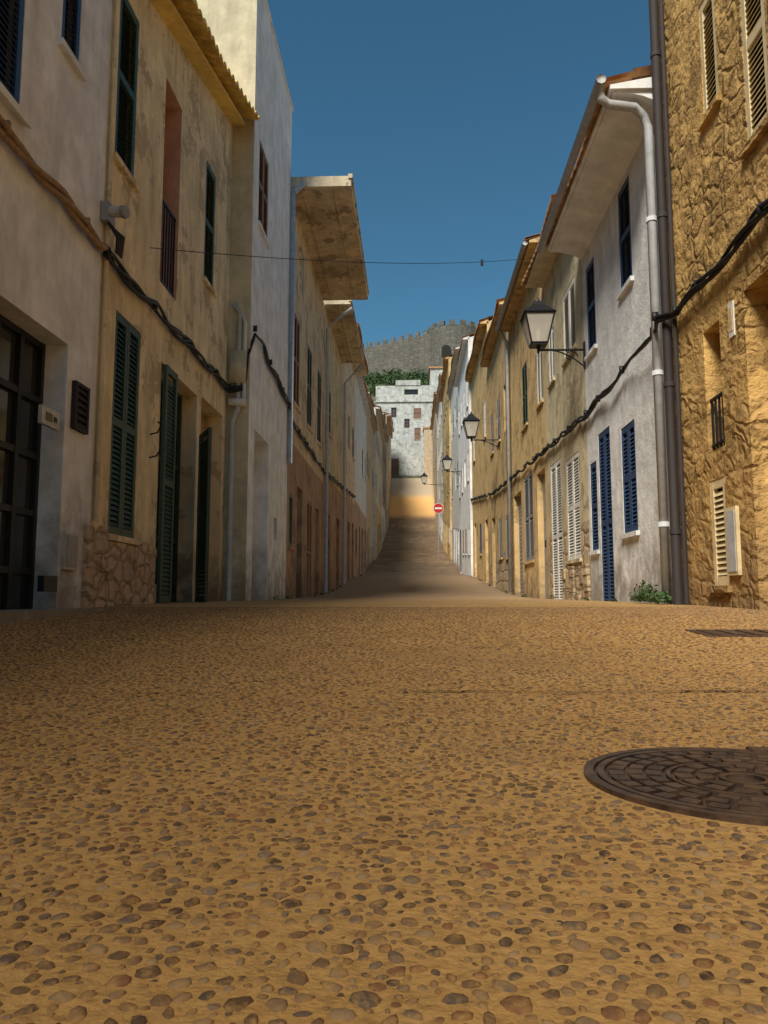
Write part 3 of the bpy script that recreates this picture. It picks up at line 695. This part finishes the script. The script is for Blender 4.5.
# ------------------------------------------------------------ wall lanterns
def lamp(Y,wallX,lx,zarm,h):
    root=empty('street_lamp',(wallX,Y,zarm)); m=MB(); g=MB()
    w=h*.27; wt=w; wb=w*.55
    zb=zarm+.06; hb=h*.58
    m.tube([(wallX,Y,zarm),(lx,Y,zarm)],.018,'iron'); m.box(wallX-.02,wallX,Y-.04,Y+.04,zarm-.3,zarm+.12,'iron')
    pts=[]
    for i in range(15):
        t=i/14; pts.append((wallX-.03-(wallX-lx-.15)*t,Y,zarm-.26*(1-t)**2))
    m.tube(pts,.012,'iron')
    cx=wallX-.22; pts=[(cx+(.11-.006*i)*math.cos(i*.5),Y,zarm-.11+(.10-.006*i)*math.sin(i*.5)) for i in range(15)]; m.tube(pts,.009,'iron',6)
    m.tube([(lx,Y,zarm-.06),(lx,Y,zb)],[.012,.035],'iron')
    m.box(lx-wb,lx+wb,Y-wb,Y+wb,zb,zb+.03,'iron')
    b0=zb+.03;b1=zb+hb
    cb=[(lx+sx*wb,Y+sy*wb) for sx,sy in((-1,-1),(1,-1),(1,1),(-1,1))]; ct=[(lx+sx*wt,Y+sy*wt) for sx,sy in((-1,-1),(1,-1),(1,1),(-1,1))]
    for i in range(4):
        j=(i+1)%4
        m.tube([(*cb[i],b0),(*ct[i],b1)],.014,'iron',6)
        m.tube([(*ct[i],b1),(*ct[j],b1)],.018,'iron',6); m.tube([(*cb[i],b0),(*cb[j],b0)],.014,'iron',6)
        g.poly([(*cb[i],b0),(*cb[j],b0),(*ct[j],b1),(*ct[i],b1)],'lglass')
        e=1.12; m.poly([(lx+(ct[i][0]-lx)*e,Y+(ct[i][1]-Y)*e,b1+.01),(lx+(ct[j][0]-lx)*e,Y+(ct[j][1]-Y)*e,b1+.01),(lx+(ct[j][0]-lx)*.35,Y+(ct[j][1]-Y)*.35,b1+h*.22),(lx+(ct[i][0]-lx)*.35,Y+(ct[i][1]-Y)*.35,b1+h*.22)],'iron')
    m.box(lx-wt*.36,lx+wt*.36,Y-wt*.36,Y+wt*.36,b1+h*.215,b1+h*.28,'iron')
    m.tube([(lx,Y,b1+h*.28),(lx,Y,b1+h*.33),(lx,Y,b1+h*.4)],[.04,.03,.006],'iron')
    m.tube([(lx,Y,b0),(lx,Y,b0+hb*.4),(lx,Y,b0+hb*.75)],[.02,.045,.04],'white')
    m.obj('bracket_and_frame',root); g.obj('glass_panes',root)
lamp(11.7,2.7,1.985,4.1,.82); lamp(23.2,2.7,1.83,5.05,.85); lamp(39.5,2.6,1.85,6.75,.9); lamp(60,2.6,1.0,9.1,.95)
# ------------------------------------------------------------ no entry sign
Y=53;x=1.85;zg=gz(Y); root=empty('no_entry_sign',(x,Y,zg)); q=MB()
q.tube([(x,Y+.05,zg-.2),(x,Y+.05,zg+3.9)],.035,'grey')
def disc(q,r,y,mat):
    q.poly([(x+r*math.cos(2*math.pi*i/28),y,zg+3.5+r*math.sin(2*math.pi*i/28)) for i in range(28)],mat)
disc(q,.36,Y+.012,'ltgrey'); disc(q,.36,Y,'white'); disc(q,.335,Y-.004,'red'); q.box(x-.25,x+.25,Y-.012,Y-.008,zg+3.44,zg+3.56,'white')
q.obj('pole_and_disc',root)
# ------------------------------------------------------------ vegetation
def leaves(name,clumps,ls,nper,tops=False):
    V=[];F=[]
    for (cx,cy,cz,rx_,ry_,rz_) in clumps:
        for i in range(nper):
            d=rng.normal(size=3); d/=np.linalg.norm(d); rr=rng.uniform(.35,1)**.5*(1+.2*rng.normal())
            p=np.array([cx+d[0]*rx_*rr,cy+d[1]*ry_*rr,cz+abs(d[2])*rz_*rr])
            a=rng.normal(size=3);a/=np.linalg.norm(a); b2=np.cross(a,rng.normal(size=3)); b2/=np.linalg.norm(b2); s=ls*rng.uniform(.5,1.3)
            k=len(V); V+= [tuple(p+a*s),tuple(p+b2*s*.45),tuple(p-a*s),tuple(p-b2*s*.45)]; F.append((k,k+1,k+2,k+3))
    me=bpy.data.meshes.new(name); me.from_pydata(V,[],F); me.materials.append(MT['leaf']); o=bpy.data.objects.new(name,me); COL.objects.link(o)
cl=[]
for i in range(60):
    y=random.uniform(130,176); x=random.uniform(-26,22); s=random.uniform(.8,2.2); cl.append((x,y,gz(y)-.3,s*1.3,s*1.2,s))
for i in range(34):
    y=random.uniform(119,134); s=random.uniform(.9,2.3); cl.append((random.uniform(-12,7),y,gz(y)-.2,s*1.1,s,s*1.45))
leaves('hillside_shrubs',cl,.26,320)
leaves('wall_plant',[(2.5,8.35,.24,.12,.28,.17),(2.55,8.7,.24,.08,.2,.09),(2.5,7.9,.23,.1,.15,.10)],.03,200)
wd=[]
for i in range(26):
    s_=random.choice((-1,1)); y=random.uniform(9,40); xw=(-2.72 if y<11.3 else -2.38) if s_<0 else 2.62; k=random.uniform(.03,.09); wd.append((xw,y,gz(y),k*.6,k*1.6,k))
leaves('wall_foot_weeds',wd,.022,40)

# ------------------------------------------------------------ camera
c=bpy.data.cameras.new("camera");o=bpy.data.objects.new("camera",c);COL.objects.link(o)
sc.camera=o;o.location=(0,0,.28);o.rotation_euler=(math.pi/2+math.radians(6.31),0,math.radians(2.07))
c.sensor_fit='VERTICAL';c.sensor_height=24;c.lens=24*769/1024;c.clip_end=8000;c.clip_start=.02
# ------------------------------------------------------------ light
w=bpy.data.worlds.new("World");sc.world=w;w.use_nodes=True
nt=w.node_tree;s=nt.nodes.new('ShaderNodeTexSky');s.sky_type='NISHITA';s.sun_disc=False
EL=47;AZ=203
s.sun_elevation=math.radians(EL);s.sun_rotation=math.radians(AZ); s.air_density=1.1;s.ozone_density=2;s.dust_density=.4
mx=nt.nodes.new('ShaderNodeMixRGB');mx.blend_type='MULTIPLY';mx.inputs[0].default_value=1;mx.inputs[2].default_value=(.42,.77,.80,1)
nt.links.new(s.outputs[0],mx.inputs[1]); nt.links.new(mx.outputs[0],nt.nodes['Background'].inputs[0]);nt.nodes['Background'].inputs[1].default_value=.105
l=bpy.data.lights.new("sun",'SUN');l.energy=5;l.angle=math.radians(20);l.color=(1,.92,.79);lo=bpy.data.objects.new("sun",l);COL.objects.link(lo)
e=math.radians(EL);a=math.radians(AZ)
lo.rotation_euler=Vector((math.sin(a)*math.cos(e),math.cos(a)*math.cos(e),math.sin(e))).to_track_quat('Z','Y').to_euler()
